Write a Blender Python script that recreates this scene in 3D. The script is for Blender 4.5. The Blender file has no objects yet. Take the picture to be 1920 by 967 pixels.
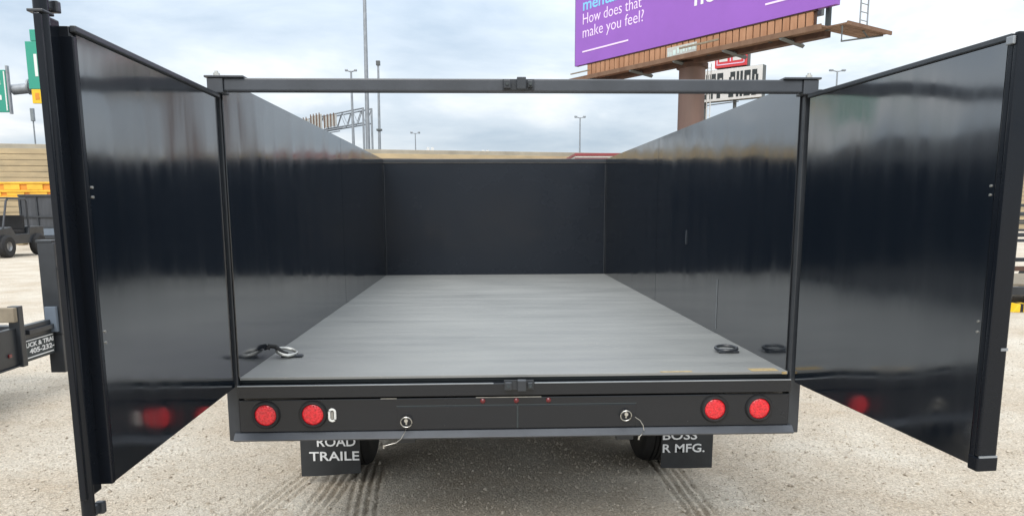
import bpy, bmesh, math, random
import numpy as np
from mathutils import Vector, Matrix, noise as mnoise

random.seed(7); rng = np.random.default_rng(11)
R = math.radians
scene = bpy.context.scene
C = scene.collection

# ------------------------------------------------------------------ camera
CAM = Vector((-0.1487, -3.1616, 1.6322))
PIT, YAW, ROL = -0.1557, 0.0396, -0.0033
Fw = Vector((math.sin(YAW)*math.cos(PIT), math.cos(YAW)*math.cos(PIT), math.sin(PIT)))
Rt = Vector((math.cos(YAW), -math.sin(YAW), 0)); Up = Rt.cross(Fw)
Rt2 = Rt*math.cos(ROL)+Up*math.sin(ROL); Up2 = -Rt*math.sin(ROL)+Up*math.cos(ROL)
cd = bpy.data.cameras.new('camera'); cam = bpy.data.objects.new('camera', cd); C.objects.link(cam)
M = Matrix.Identity(4)
for i in range(3):
    M[i][0] = Rt2[i]; M[i][1] = Up2[i]; M[i][2] = -Fw[i]; M[i][3] = CAM[i]
cam.matrix_world = M
cd.sensor_width = 36; cd.lens = 36*1408.9/1920; cd.shift_y = (612.08-483.5)/1920
cd.clip_start = 0.05; cd.clip_end = 3000
scene.camera = cam

# ------------------------------------------------------------------ sky, sun, exposure
SUN_EL, SUN_AZ = R(44), R(195)          # azimuth clockwise from +Y: behind the camera, a little to the left
w = bpy.data.worlds.new('World'); scene.world = w; w.use_nodes = True
nt = w.node_tree; nt.nodes.clear()
def N(tree, t, **kw):
    n = tree.nodes.new(t)
    for k, v in kw.items(): setattr(n, k, v)
    return n
out = N(nt, 'ShaderNodeOutputWorld'); bg = N(nt, 'ShaderNodeBackground'); nt.links.new(bg.outputs[0], out.inputs[0])
sky = N(nt, 'ShaderNodeTexSky', sky_type='NISHITA'); sky.sun_disc = False
sky.sun_elevation = SUN_EL; sky.sun_rotation = SUN_AZ; sky.air_density = 1.0; sky.dust_density = 2.0
skys = N(nt, 'ShaderNodeVectorMath', operation='SCALE'); skys.inputs['Scale'].default_value = 0.12
nt.links.new(sky.outputs[0], skys.inputs[0])
tc = N(nt, 'ShaderNodeTexCoord'); sx = N(nt, 'ShaderNodeSeparateXYZ'); nt.links.new(tc.outputs['Generated'], sx.inputs[0])
az = N(nt, 'ShaderNodeMath', operation='ABSOLUTE'); nt.links.new(sx.outputs[2], az.inputs[0])
ad = N(nt, 'ShaderNodeMath', operation='ADD'); ad.inputs[1].default_value = 0.16; nt.links.new(az.outputs[0], ad.inputs[0])
cx_ = N(nt, 'ShaderNodeMath', operation='DIVIDE'); cy_ = N(nt, 'ShaderNodeMath', operation='DIVIDE')
nt.links.new(sx.outputs[0], cx_.inputs[0]); nt.links.new(ad.outputs[0], cx_.inputs[1])
nt.links.new(sx.outputs[1], cy_.inputs[0]); nt.links.new(ad.outputs[0], cy_.inputs[1])
cb = N(nt, 'ShaderNodeCombineXYZ'); nt.links.new(cx_.outputs[0], cb.inputs[0]); nt.links.new(cy_.outputs[0], cb.inputs[1])
cb.inputs[2].default_value = 3.7
nz = N(nt, 'ShaderNodeTexNoise'); nz.inputs['Scale'].default_value = 0.95; nz.inputs['Detail'].default_value = 7
nz.inputs['Roughness'].default_value = 0.55; nz.inputs['Distortion'].default_value = 0.35
nt.links.new(cb.outputs[0], nz.inputs['Vector'])
rp = N(nt, 'ShaderNodeValToRGB'); cr = rp.color_ramp
cr.elements[0].position = 0.30; cr.elements[0].color = (0.50, 0.60, 0.71, 1)
cr.elements[1].position = 0.64; cr.elements[1].color = (1.02, 1.04, 1.05, 1)
e = cr.elements.new(0.48); e.color = (0.71, 0.79, 0.87, 1)
nt.links.new(nz.outputs['Fac'], rp.inputs[0])
mx = N(nt, 'ShaderNodeMix', data_type='RGBA'); mx.inputs[0].default_value = 0.88
nt.links.new(skys.outputs[0], mx.inputs['A']); nt.links.new(rp.outputs[0], mx.inputs['B'])
# standard overcast luminance: (1 + 2 sin(elevation)) / 3, relative to the sky low in view
lu = N(nt, 'ShaderNodeMath', operation='MULTIPLY_ADD'); lu.inputs[1].default_value = 2.0; lu.inputs[2].default_value = 1.0
nt.links.new(az.outputs[0], lu.inputs[0])
nt.links.new(mx.outputs['Result'], bg.inputs[0])
lk = N(nt, 'ShaderNodeMath', operation='MULTIPLY'); lk.inputs[1].default_value = 0.78
nt.links.new(lu.outputs[0], lk.inputs[0]); nt.links.new(lk.outputs[0], bg.inputs[1])

sl = bpy.data.lights.new('sun', 'SUN'); so = bpy.data.objects.new('sun', sl); C.objects.link(so)
sl.energy = 1.5; sl.angle = R(25); sl.color = (1.0, 0.96, 0.90)
sdir = Vector((math.sin(SUN_AZ)*math.cos(SUN_EL), math.cos(SUN_AZ)*math.cos(SUN_EL), math.sin(SUN_EL)))
so.rotation_euler = sdir.to_track_quat('Z', 'Y').to_euler(); so.location = (0, -4, 30)

scene.view_settings.view_transform = 'Standard'; scene.view_settings.look = 'None'
scene.view_settings.gamma = 1; scene.view_settings.use_curve_mapping = False
scene.view_settings.exposure = 0.22
scene.render.engine = 'CYCLES'
try:
    scene.cycles.max_bounces = 8; scene.cycles.glossy_bounces = 5; scene.cycles.diffuse_bounces = 4
except Exception: pass

# ------------------------------------------------------------------ materials
MATS = {}
def mat(name, col, rough=0.5, metal=0.0, var=0.0, vscale=6.0, rvar=0.0, bump=0.0, bscale=60.0, stretch=(1, 1, 1), coat=0.0, col2=None, detail=5, spec=0.5, space='Object', ior=1.5):
    m = bpy.data.materials.new(name); m.use_nodes = True; t = m.node_tree
    b = t.nodes['Principled BSDF']
    b.inputs['Base Color'].default_value = (*col, 1); b.inputs['Roughness'].default_value = rough
    b.inputs['Metallic'].default_value = metal; b.inputs['Specular IOR Level'].default_value = min(spec, 0.5); b.inputs['IOR'].default_value = ior
    if coat: b.inputs['Coat Weight'].default_value = coat; b.inputs['Coat Roughness'].default_value = 0.05
    if var or rvar or bump or col2:
        g = N(t, 'ShaderNodeNewGeometry') if space == 'World' else N(t, 'ShaderNodeTexCoord')
        mp = N(t, 'ShaderNodeMapping'); mp.inputs['Scale'].default_value = stretch
        t.links.new(g.outputs['Position' if space == 'World' else 'Object'], mp.inputs['Vector'])
        n1 = N(t, 'ShaderNodeTexNoise'); n1.inputs['Scale'].default_value = vscale; n1.inputs['Detail'].default_value = detail
        n1.inputs['Roughness'].default_value = 0.6
        t.links.new(mp.outputs[0], n1.inputs['Vector'])
        if var or col2:
            c2 = col2 if col2 else tuple(min(1, c*(1+var)) for c in col)
            c1 = col if col2 else tuple(c*(1-var) for c in col)
            r = N(t, 'ShaderNodeValToRGB'); r.color_ramp.elements[0].position = 0.32; r.color_ramp.elements[1].position = 0.68
            r.color_ramp.elements[0].color = (*c1, 1); r.color_ramp.elements[1].color = (*c2, 1)
            t.links.new(n1.outputs['Fac'], r.inputs[0]); t.links.new(r.outputs[0], b.inputs['Base Color'])
        if rvar:
            r2 = N(t, 'ShaderNodeMapRange'); r2.inputs['From Min'].default_value = 0.3; r2.inputs['From Max'].default_value = 0.7
            r2.inputs['To Min'].default_value = max(0.02, rough-rvar); r2.inputs['To Max'].default_value = min(1, rough+rvar)
            t.links.new(n1.outputs['Fac'], r2.inputs['Value']); t.links.new(r2.outputs[0], b.inputs['Roughness'])
        if bump:
            n2 = N(t, 'ShaderNodeTexNoise'); n2.inputs['Scale'].default_value = bscale; n2.inputs['Detail'].default_value = 4
            t.links.new(mp.outputs[0], n2.inputs['Vector'])
            bp = N(t, 'ShaderNodeBump'); bp.inputs['Strength'].default_value = bump; bp.inputs['Distance'].default_value = 0.01
            t.links.new(n2.outputs['Fac'], bp.inputs['Height']); t.links.new(bp.outputs[0], b.inputs['Normal'])
    MATS[name] = m; return m

mat('black_sheet', (0.006, 0.009, 0.014), 0.115, rvar=0.045, ior=2.75, vscale=2.6, stretch=(4.0, 4.0, 0.45), bump=0.008, bscale=5)
mat('black_paint', (0.012, 0.014, 0.018), 0.22, rvar=0.07, vscale=5, bump=0.02, bscale=40)
mat('front_paint', (0.008, 0.012, 0.019), 0.24, rvar=0.14, vscale=1.3, bump=0.02, bscale=5, ior=1.40)
mat('black_satin', (0.030, 0.034, 0.040), 0.36, var=0.25, vscale=4, bump=0.04, bscale=60)
mat('gate_paint', (0.006, 0.008, 0.012), 0.24, rvar=0.07, vscale=5, bump=0.02, bscale=40, ior=1.36)
mat('black_lit', (0.050, 0.056, 0.066), 0.40, var=0.2, vscale=4, bump=0.03, bscale=60)  # lighter copy of the black paint, beam and lip highlights put into its colour
mat('black_rubber', (0.014, 0.014, 0.015), 0.75, var=0.3, vscale=12, bump=0.15, bscale=80)
mat('flap_rubber', (0.022, 0.024, 0.026), 0.6, var=0.25, vscale=7, bump=0.08, bscale=60)
mat('steel', (0.45, 0.45, 0.44), 0.35, 1.0, var=0.2, vscale=20)
mat('zinc', (0.55, 0.54, 0.50), 0.38, 0.9, var=0.2, vscale=30)
mat('white_print', (0.75, 0.76, 0.76), 0.6)
mat('white_paint', (0.75, 0.75, 0.72), 0.5, var=0.08, vscale=5)
mat('red_lens', (0.70, 0.018, 0.028), 0.22, coat=0.6, var=0.22, vscale=90, bump=0.35, bscale=120, detail=1)
mat('dark_red_lens', (0.13, 0.006, 0.010), 0.25, coat=0.5)
mat('rusty_dust', (0.40, 0.30, 0.15), 0.85, var=0.3, vscale=30)
mat('rim_grey', (0.30, 0.30, 0.30), 0.4, 0.6)
mat('concrete', (0.34, 0.31, 0.25), 0.9, var=0.16, vscale=0.9, bump=0.2, bscale=25, space='World')
mat('wall_block', (0.48, 0.38, 0.23), 0.92, col2=(0.33, 0.27, 0.175), vscale=0.75, bump=0.3, bscale=14, stretch=(1, 1, 3), space='World', detail=8)
mat('asphalt', (0.06, 0.06, 0.06), 0.9, var=0.2, vscale=2)
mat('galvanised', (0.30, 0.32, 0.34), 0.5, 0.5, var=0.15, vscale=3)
mat('yellow_paint', (0.78, 0.44, 0.04), 0.5, var=0.15, vscale=2)
mat('orange_paint', (0.70, 0.27, 0.03), 0.5, var=0.15, vscale=2)
mat('purple_vinyl', (0.28, 0.105, 0.48), 0.5, var=0.05, vscale=0.5)
mat('cyan_print', (0.22, 0.55, 0.85), 0.5)
mat('lilac_print', (0.80, 0.66, 0.86), 0.5)
mat('cedar', (0.36, 0.175, 0.09), 0.75, col2=(0.47, 0.255, 0.145), vscale=3, stretch=(1, 1, 0.25), bump=0.1, bscale=20)
mat('rust_brown', (0.14, 0.075, 0.045), 0.8, col2=(0.20, 0.12, 0.075), vscale=2, stretch=(1, 1, 0.3), space='World')
mat('dark_brown', (0.075, 0.04, 0.028), 0.8, var=0.3, vscale=3)
mat('column_brown', (0.17, 0.105, 0.085), 0.7, col2=(0.13, 0.085, 0.07), vscale=0.8, stretch=(2, 2, 0.3), space='World')
mat('pale_plate', (0.50, 0.50, 0.47), 0.6, var=0.1, vscale=8)
mat('mint_print', (0.60, 0.74, 0.70), 0.6)
mat('sign_white', (0.72, 0.72, 0.70), 0.5)
mat('sign_grey', (0.10, 0.11, 0.11), 0.6)
mat('sign_black', (0.035, 0.045, 0.048), 0.6)
mat('sign_red', (0.66, 0.06, 0.07), 0.5)
mat('sign_green', (0.03, 0.30, 0.21), 0.5)
mat('sign_yellow', (0.80, 0.50, 0.02), 0.5)
mat('charcoal_paint', (0.050, 0.054, 0.062), 0.5, var=0.3, vscale=3, stretch=(3, 1, 0.4))
mat('trailer_red', (0.22, 0.04, 0.045), 0.5, var=0.1, vscale=1)
mat('weathered_wood', (0.24, 0.20, 0.145), 0.85, var=0.2, vscale=6, stretch=(1, 4, 1))
mat('bright_deck', (0.48, 0.47, 0.43), 0.5, var=0.1, vscale=3)
mat('blue_grey', (0.13, 0.16, 0.20), 0.45, var=0.1, vscale=6)
mat('gravel_stone', (0.56, 0.50, 0.41), 0.9, col2=(0.36, 0.31, 0.25), vscale=23, space='World', detail=2)

def ground_mat():
    m = bpy.data.materials.new('gravel_ground'); m.use_nodes = True; t = m.node_tree; b = t.nodes['Principled BSDF']
    b.inputs['Roughness'].default_value = 0.95; b.inputs['Specular IOR Level'].default_value = 0.15
    g = N(t, 'ShaderNodeNewGeometry')
    def noise(s, d, ro=0.6):
        n = N(t, 'ShaderNodeTexNoise'); n.inputs['Scale'].default_value = s; n.inputs['Detail'].default_value = d; n.inputs['Roughness'].default_value = ro
        t.links.new(g.outputs['Position'], n.inputs['Vector']); return n
    def ramp(n, a, ca, bb, cb_):
        r = N(t, 'ShaderNodeValToRGB'); r.color_ramp.elements[0].position = a; r.color_ramp.elements[0].color = (*ca, 1)
        r.color_ramp.elements[1].position = bb; r.color_ramp.elements[1].color = (*cb_, 1); t.links.new(n.outputs[0], r.inputs[0]); return r
    big = ramp(noise(0.9, 9, 0.68), 0.34, (0.50, 0.415, 0.315), 0.64, (0.64, 0.585, 0.495))
    fine = ramp(noise(62, 6, 0.8), 0.32, (0.60, 0.59, 0.58), 0.64, (1.12, 1.12, 1.12))
    mu = N(t, 'ShaderNodeMix', data_type='RGBA', blend_type='MULTIPLY'); mu.inputs[0].default_value = 1
    t.links.new(big.outputs[0], mu.inputs['A']); t.links.new(fine.outputs[0], mu.inputs['B'])
    vo = N(t, 'ShaderNodeTexVoronoi'); vo.inputs['Scale'].default_value = 105; t.links.new(g.outputs['Position'], vo.inputs['Vector'])
    vr = N(t, 'ShaderNodeSeparateColor'); t.links.new(vo.outputs['Color'], vr.inputs[0])
    st = N(t, 'ShaderNodeMapRange'); st.inputs['To Min'].default_value = 0.78; st.inputs['To Max'].default_value = 1.16
    t.links.new(vr.outputs[0], st.inputs['Value'])
    mu2 = N(t, 'ShaderNodeVectorMath', operation='SCALE'); t.links.new(mu.outputs['Result'], mu2.inputs[0]); t.links.new(st.outputs[0], mu2.inputs['Scale'])
    t.links.new(mu2.outputs[0], b.inputs['Base Color'])
    hb = noise(80, 5, 0.75); bp = N(t, 'ShaderNodeBump'); bp.inputs['Strength'].default_value = 0.55; bp.inputs['Distance'].default_value = 0.02
    t.links.new(hb.outputs[0], bp.inputs['Height'])
    bp2 = N(t, 'ShaderNodeBump'); bp2.inputs['Strength'].default_value = 0.5; bp2.inputs['Distance'].default_value = 0.008; bp2.invert = True
    t.links.new(vo.outputs['Distance'], bp2.inputs['Height']); t.links.new(bp.outputs[0], bp2.inputs['Normal'])
    t.links.new(bp2.outputs[0], b.inputs['Normal'])
    MATS['gravel_ground'] = m
ground_mat()

def deck_mat():
    m = bpy.data.materials.new('deck_steel'); m.use_nodes = True; t = m.node_tree; b = t.nodes['Principled BSDF']
    tc = N(t, 'ShaderNodeTexCoord')
    def noise(s, d, sc, ro=0.6):
        mp = N(t, 'ShaderNodeMapping'); mp.inputs['Scale'].default_value = sc; mp.inputs['Rotation'].default_value = (0, 0, 0.05)
        t.links.new(tc.outputs['Object'], mp.inputs['Vector'])
        n = N(t, 'ShaderNodeTexNoise'); n.inputs['Scale'].default_value = s; n.inputs['Detail'].default_value = d; n.inputs['Roughness'].default_value = ro
        t.links.new(mp.outputs[0], n.inputs['Vector']); return n
    a = noise(3.0, 8, (0.35, 3.0, 1)); c = noise(1.1, 4, (1, 1, 1)); dd = noise(30, 4, (1.0, 1.7, 1))
    r = N(t, 'ShaderNodeValToRGB'); r.color_ramp.elements[0].position = 0.3; r.color_ramp.elements[0].color = (0.19, 0.195, 0.19, 1)
    r.color_ramp.elements[1].position = 0.7; r.color_ramp.elements[1].color = (0.275, 0.278, 0.265, 1)
    ad = N(t, 'ShaderNodeMath', operation='ADD'); hf = N(t, 'ShaderNodeMath', operation='MULTIPLY'); hf.inputs[1].default_value = 0.5
    t.links.new(a.outputs[0], ad.inputs[0]); t.links.new(c.outputs[0], ad.inputs[1]); t.links.new(ad.outputs[0], hf.inputs[0]); t.links.new(hf.outputs[0], r.inputs[0])
    # pale dried splashes and scratches
    sp = N(t, 'ShaderNodeValToRGB'); sp.color_ramp.elements[0].position = 0.63; sp.color_ramp.elements[1].position = 0.70
    t.links.new(dd.outputs[0], sp.inputs[0])
    sel = N(t, 'ShaderNodeValToRGB'); sel.color_ramp.elements[0].position = 0.50; sel.color_ramp.elements[1].position = 0.62
    c2 = noise(1.7, 3, (1, 1, 1)); t.links.new(c2.outputs[0], sel.inputs[0])
    mm = N(t, 'ShaderNodeMath', operation='MULTIPLY'); t.links.new(sp.outputs[0], mm.inputs[0]); t.links.new(sel.outputs[0], mm.inputs[1])
    mx = N(t, 'ShaderNodeMix', data_type='RGBA'); t.links.new(mm.outputs[0], mx.inputs[0]); t.links.new(r.outputs[0], mx.inputs['A'])
    mx.inputs['B'].default_value = (0.42, 0.40, 0.35, 1)
    t.links.new(mx.outputs['Result'], b.inputs['Base Color'])
    rr = N(t, 'ShaderNodeMapRange'); rr.inputs['From Min'].default_value = 0.3; rr.inputs['From Max'].default_value = 0.7
    rr.inputs['To Min'].default_value = 0.40; rr.inputs['To Max'].default_value = 0.58
    t.links.new(a.outputs[0], rr.inputs['Value']); t.links.new(rr.outputs[0], b.inputs['Roughness'])
    bp = N(t, 'ShaderNodeBump'); bp.inputs['Strength'].default_value = 0.08; bp.inputs['Distance'].default_value = 0.01
    t.links.new(a.outputs[0], bp.inputs['Height']); t.links.new(bp.outputs[0], b.inputs['Normal'])
    MATS['deck_steel'] = m
deck_mat()

# ------------------------------------------------------------------ mesh helpers
def box(bm, x0, x1, y0, y1, z0, z1):
    v = [bm.verts.new((x, y, z)) for x in (x0, x1) for y in (y0, y1) for z in (z0, z1)]
    for f in ((0, 1, 3, 2), (4, 6, 7, 5), (0, 4, 5, 1), (2, 3, 7, 6), (0, 2, 6, 4), (1, 5, 7, 3)):
        bm.faces.new([v[i] for i in f])
def frame_axes(d):
    d = d.normalized(); a = Vector((0, 0, 1)) if abs(d.z) < 0.9 else Vector((1, 0, 0))
    u = d.cross(a).normalized(); return u, d.cross(u).normalized()
def cyl(bm, p0, p1, r0, r1=None, n=16, caps=True):
    r1 = r0 if r1 is None else r1
    p0, p1 = Vector(p0), Vector(p1); u, v = frame_axes(p1-p0)
    A = []; B = []
    for i in range(n):
        a = 2*math.pi*i/n; o = u*math.cos(a)+v*math.sin(a)
        A.append(bm.verts.new(p0+o*r0)); B.append(bm.verts.new(p1+o*r1))
    for i in range(n): bm.faces.new((A[i], A[(i+1) % n], B[(i+1) % n], B[i]))
    if caps: bm.faces.new(A[::-1]); bm.faces.new(B)
def tube(bm, pts, r, n=8, closed=False):
    pts = [Vector(p) for p in pts]; rings = []; m = len(pts)
    for i, p in enumerate(pts):
        if closed: d = pts[(i+1) % m]-pts[i-1]
        else: d = pts[min(i+1, m-1)]-pts[max(i-1, 0)]
        u, v = frame_axes(d)
        rings.append([bm.verts.new(p+(u*math.cos(2*math.pi*k/n)+v*math.sin(2*math.pi*k/n))*r) for k in range(n)])
    for i in range(m if closed else m-1):
        a, b = rings[i], rings[(i+1) % m]
        for k in range(n): bm.faces.new((a[k], a[(k+1) % n], b[(k+1) % n], b[k]))
    if not closed: bm.faces.new(rings[0][::-1]); bm.faces.new(rings[-1])
def lathe(bm, prof, axis_p, axis_d, n=40):
    p, d = Vector(axis_p), Vector(axis_d).normalized(); u, v = frame_axes(d); rings = []
    for (r, h) in prof:
        rings.append([bm.verts.new(p+d*h+(u*math.cos(2*math.pi*k/n)+v*math.sin(2*math.pi*k/n))*max(r, 1e-4)) for k in range(n)])
    for a, b in zip(rings, rings[1:]):
        for k in range(n): bm.faces.new((a[k], a[(k+1) % n], b[(k+1) % n], b[k]))
def prism(bm, poly, z0, z1):
    A = [bm.verts.new((x, y, z0)) for x, y in poly]; B = [bm.verts.new((x, y, z1)) for x, y in poly]; n = len(poly)
    bm.faces.new(A[::-1]); bm.faces.new(B)
    for i in range(n): bm.faces.new((A[i], A[(i+1) % n], B[(i+1) % n], B[i]))
def B_(fn=None, *a):
    bm = bmesh.new()
    if fn: fn(bm, *a)
    return bm
def obj(name, bm, m, parent=None, bevel=0.0, smooth=False, loc=None, rotz=None, seg=2):
    if bevel: bmesh.ops.bevel(bm, geom=bm.edges[:], offset=bevel, segments=seg, profile=0.6, affect='EDGES', clamp_overlap=True)
    bmesh.ops.recalc_face_normals(bm, faces=bm.faces[:])
    me = bpy.data.meshes.new(name); bm.to_mesh(me); bm.free()
    me.materials.append(MATS[m])
    if smooth:
        me.polygons.foreach_set('use_smooth', [True]*len(me.polygons))
        try: me.set_sharp_from_angle(angle=R(38))
        except Exception: pass
    o = bpy.data.objects.new(name, me); C.objects.link(o)
    if parent: o.parent = parent
    if loc is not None: o.location = loc
    if rotz is not None: o.rotation_euler = (0, 0, rotz)
    return o
def bx(name, m, parent, x0, x1, y0, y1, z0, z1, bevel=0.003, **k):
    return obj(name, B_(box, x0, x1, y0, y1, z0, z1), m, parent, bevel=bevel, **k)
def tag(o, label, cat, group=None, kind=None):
    o['label'] = label; o['category'] = cat
    if group: o['group'] = group
    if kind: o['kind'] = kind
    return o
def thing(name, label, cat, loc=(0, 0, 0), rotz=0, group=None):
    o = bpy.data.objects.new(name, None); C.objects.link(o); o.location = loc; o.rotation_euler = (0, 0, rotz)
    o.empty_display_size = 0.3
    return tag(o, label, cat, group)
def text(name, body, size, m, parent, mw, extrude=0.003, bold=0.0, xs=1.0, align='LEFT', spacing=1.0):
    cu = bpy.data.curves.new(name, 'FONT'); cu.body = body; cu.size = size; cu.extrude = extrude; cu.offset = bold
    cu.align_x = align; cu.space_character = spacing; cu.resolution_u = 3
    t = bpy.data.objects.new(name+'_tmp', cu); C.objects.link(t)
    dg = bpy.context.evaluated_depsgraph_get(); dg.update()
    me = bpy.data.meshes.new_from_object(t.evaluated_get(dg)); bpy.data.objects.remove(t); bpy.data.curves.remove(cu)
    me.transform(mw @ Matrix.Diagonal((xs, 1, 1, 1))); me.materials.clear(); me.materials.append(MATS[m]); me.name = name
    o = bpy.data.objects.new(name, me); C.objects.link(o); o.parent = parent
    return o
def face_to(origin, ex, ez=Vector((0, 0, 1))):
    """text matrix: x along ex, y along ez, facing ex x ez"""
    ex = Vector(ex).normalized(); n = ex.cross(ez); Mx = Matrix.Identity(4)
    for i in range(3): Mx[i][0] = ex[i]; Mx[i][1] = ez[i]; Mx[i][2] = n[i]; Mx[i][3] = origin[i]
    return Mx

# ------------------------------------------------------------------ ground
def vnoise(x, y, scale, seed):
    r = np.random.default_rng(seed); G = r.random((257, 257)); X = x*scale+500.3; Y = y*scale+500.7
    i = np.floor(X).astype(int); j = np.floor(Y).astype(int); fx = X-i; fy = Y-j
    fx = fx*fx*(3-2*fx); fy = fy*fy*(3-2*fy); i %= 256; j %= 256
    return (G[i, j]*(1-fx)+G[i+1, j]*fx)*(1-fy)+(G[i, j+1]*(1-fx)+G[i+1, j+1]*fx)*fy-0.5
TRACKS = [((-1.46, 0.4), (-1.19, 1.75)), ((-1.12, 0.4), (-1.0, 1.75)), ((-0.80, 0.4), (-0.87, 1.6)), ((1.04, 0.3), (1.02, 1.75))]
def ground_z(x, y):
    near = np.exp(-((np.maximum(np.hypot(x, y-1.5)-5, 0)/4)**2))
    z = near*(0.022*vnoise(x, y, 1.3, 1)+0.009*vnoise(x, y, 4.0, 2)+0.003*vnoise(x, y, 13, 3)+0.003*vnoise(x, y, 30, 4))
    for k, (a, b) in enumerate(TRACKS):
        a = np.array(a); b = np.array(b); L = np.linalg.norm(b-a); d = (b-a)/L
        s = (x-a[0])*d[0]+(y-a[1])*d[1]; t = -(x-a[0])*d[1]+(y-a[1])*d[0]+0.012*np.sin(s*2.1+k)
        wdw = np.clip(1-(np.abs(t)/0.105)**6, 0, 1)*np.clip((s+0.8)/0.3, 0, 1)*np.clip((L+0.1-s)/0.3, 0, 1)
        z = z+wdw*(-0.008+0.011*np.clip(1.6*np.cos(t*2*math.pi/0.050), -1, 1))*(0.75+0.8*vnoise(x, y, 5, 9+k))
    return z
def axis(lo, hi, step, far):
    c = list(np.arange(lo, hi+1e-6, step)); s = step; a = lo; left = []
    while a > -far: s *= 1.25; a -= s; left.append(a)
    s = step; a = c[-1]; right = []
    while a < far: s *= 1.25; a += s; right.append(a)
    return np.array(left[::-1]+c+right)
gx = axis(-5.0, 5.0, 0.03, 900); gx = np.concatenate([gx[gx < -1.85], np.arange(-1.85, 1.4, 0.0115), gx[gx > 1.4]]); gy = axis(0.35, 6.0, 0.026, 900)
XX, YY = np.meshgrid(gx, gy, indexing='ij'); ZZ = ground_z(XX, YY)
nx, ny = len(gx), len(gy)
co = np.stack([XX, YY, ZZ], -1).reshape(-1, 3)
idx = np.arange(nx*ny).reshape(nx, ny)
q = np.stack([idx[:-1, :-1], idx[1:, :-1], idx[1:, 1:], idx[:-1, 1:]], -1).reshape(-1, 4)
def np_mesh(name, co, faces, m, smooth=False):
    k = faces.shape[1]; me = bpy.data.meshes.new(name); me.vertices.add(len(co)); me.vertices.foreach_set('co', co.astype(np.float32).ravel())
    me.loops.add(faces.size); me.loops.foreach_set('vertex_index', faces.astype(np.int32).ravel())
    me.polygons.add(len(faces)); me.polygons.foreach_set('loop_start', np.arange(0, faces.size, k, dtype=np.int32))
    me.polygons.foreach_set('loop_total', np.full(len(faces), k, dtype=np.int32))
    me.polygons.foreach_set('use_smooth', np.full(len(faces), smooth)); me.update(calc_edges=True); me.validate()
    me.materials.append(MATS[m]); o = bpy.data.objects.new(name, me); C.objects.link(o); return o
g = np_mesh('ground', co, q, 'gravel_ground', True); g['kind'] = 'structure'
tag(g, 'pale tan gravel yard with tyre tracks under the trailer', 'ground')
# loose stones
NS = 42000
D = 1/(1/3.6+(1/13.5-1/3.6)*rng.random(NS)**0.9); yv = D-3.16; xs_ = (rng.random(NS)*2-1)*(0.74*D+0.25)
keep = yv > 0.36; yv, xs_ = yv[keep], xs_[keep]
sz = 0.0026+0.0042*rng.random(len(yv))**2+0.009*rng.random(len(yv))**18
oc = np.array([(1, 0, 0), (0, 1, 0), (-1, 0, 0), (0, -1, 0), (0, 0, 0.8), (0, 0, -0.8)], float)
of = np.array([(0, 1, 4), (1, 2, 4), (2, 3, 4), (3, 0, 4), (1, 0, 5), (2, 1, 5), (3, 2, 5), (0, 3, 5)])
jit = oc[None]*(0.65+0.7*rng.random((len(yv), 6, 1)))+0.25*rng.normal(size=(len(yv), 6, 3))
th = rng.random(len(yv))*6.28; ca, sa = np.cos(th), np.sin(th)
st = jit*sz[:, None, None]; rx = st[..., 0]*ca[:, None]-st[..., 1]*sa[:, None]; ry = st[..., 0]*sa[:, None]+st[..., 1]*ca[:, None]
zz = ground_z(xs_, yv)
st = np.stack([rx+xs_[:, None], ry+yv[:, None], st[..., 2]+(zz+sz*0.25)[:, None]], -1).reshape(-1, 3)
fs = (of[None]+6*np.arange(len(yv))[:, None, None]).reshape(-1, 3)
gv = np_mesh('gravel', st, fs, 'gravel_stone'); tag(gv, 'loose gravel stones scattered over the yard', 'gravel', kind='stuff')

# ------------------------------------------------------------------ dump trailer
T = thing('dump_trailer', 'empty black dump trailer with both rear barn gates swung open', 'trailer')
W2, ZD, LEN, HT = 1.175, 0.93, 4.94, 1.219; ZT = ZD+HT

def sheet(name, parent, u0, u1, z0, z1, place, amp=0.0011, seed=0.0, nu=48, nz_=30, th=0.004, m='black_sheet'):
    """thin pressed sheet in (u, z) with slight oil-canning; place(u, v, z) gives the point, v = 0 inner face, v > 0 behind"""
    bm = bmesh.new(); F_ = []; Bk = []
    for i in range(nu+1):
        a = []; b = []
        for j in range(nz_+1):
            u = u0+(u1-u0)*i/nu; z = z0+(z1-z0)*j/nz_
            edge = min(1, 6*min(i/nu, 1-i/nu), 5*min(j/nz_, 1-j/nz_))
            h = amp*edge*(mnoise.noise(Vector((u*2.4, z*1.1, seed)))*1.3+mnoise.noise(Vector((u*5.5, z*2.0, seed+5)))*0.75+mnoise.noise(Vector((u*11, z*1.2, seed+9)))*0.05)
            a.append(bm.verts.new(place(u, -h, z))); b.append(bm.verts.new(place(u, th, z)))
        F_.append(a); Bk.append(b)
    for i in range(nu):
        for j in range(nz_):
            bm.faces.new((F_[i][j], F_[i+1][j], F_[i+1][j+1], F_[i][j+1])); bm.faces.new((Bk[i][j], Bk[i][j+1], Bk[i+1][j+1], Bk[i+1][j]))
    for i in range(nu):
        bm.faces.new((F_[i][0], Bk[i][0], Bk[i+1][0], F_[i+1][0])); bm.faces.new((F_[i][nz_], F_[i+1][nz_], Bk[i+1][nz_], Bk[i][nz_]))
    for j in range(nz_):
        bm.faces.new((F_[0][j], F_[0][j+1], Bk[0][j+1], Bk[0][j])); bm.faces.new((F_[nu][j], Bk[nu][j], Bk[nu][j+1], F_[nu][j+1]))
    return obj(name, bm, m, parent, smooth=True)

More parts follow.
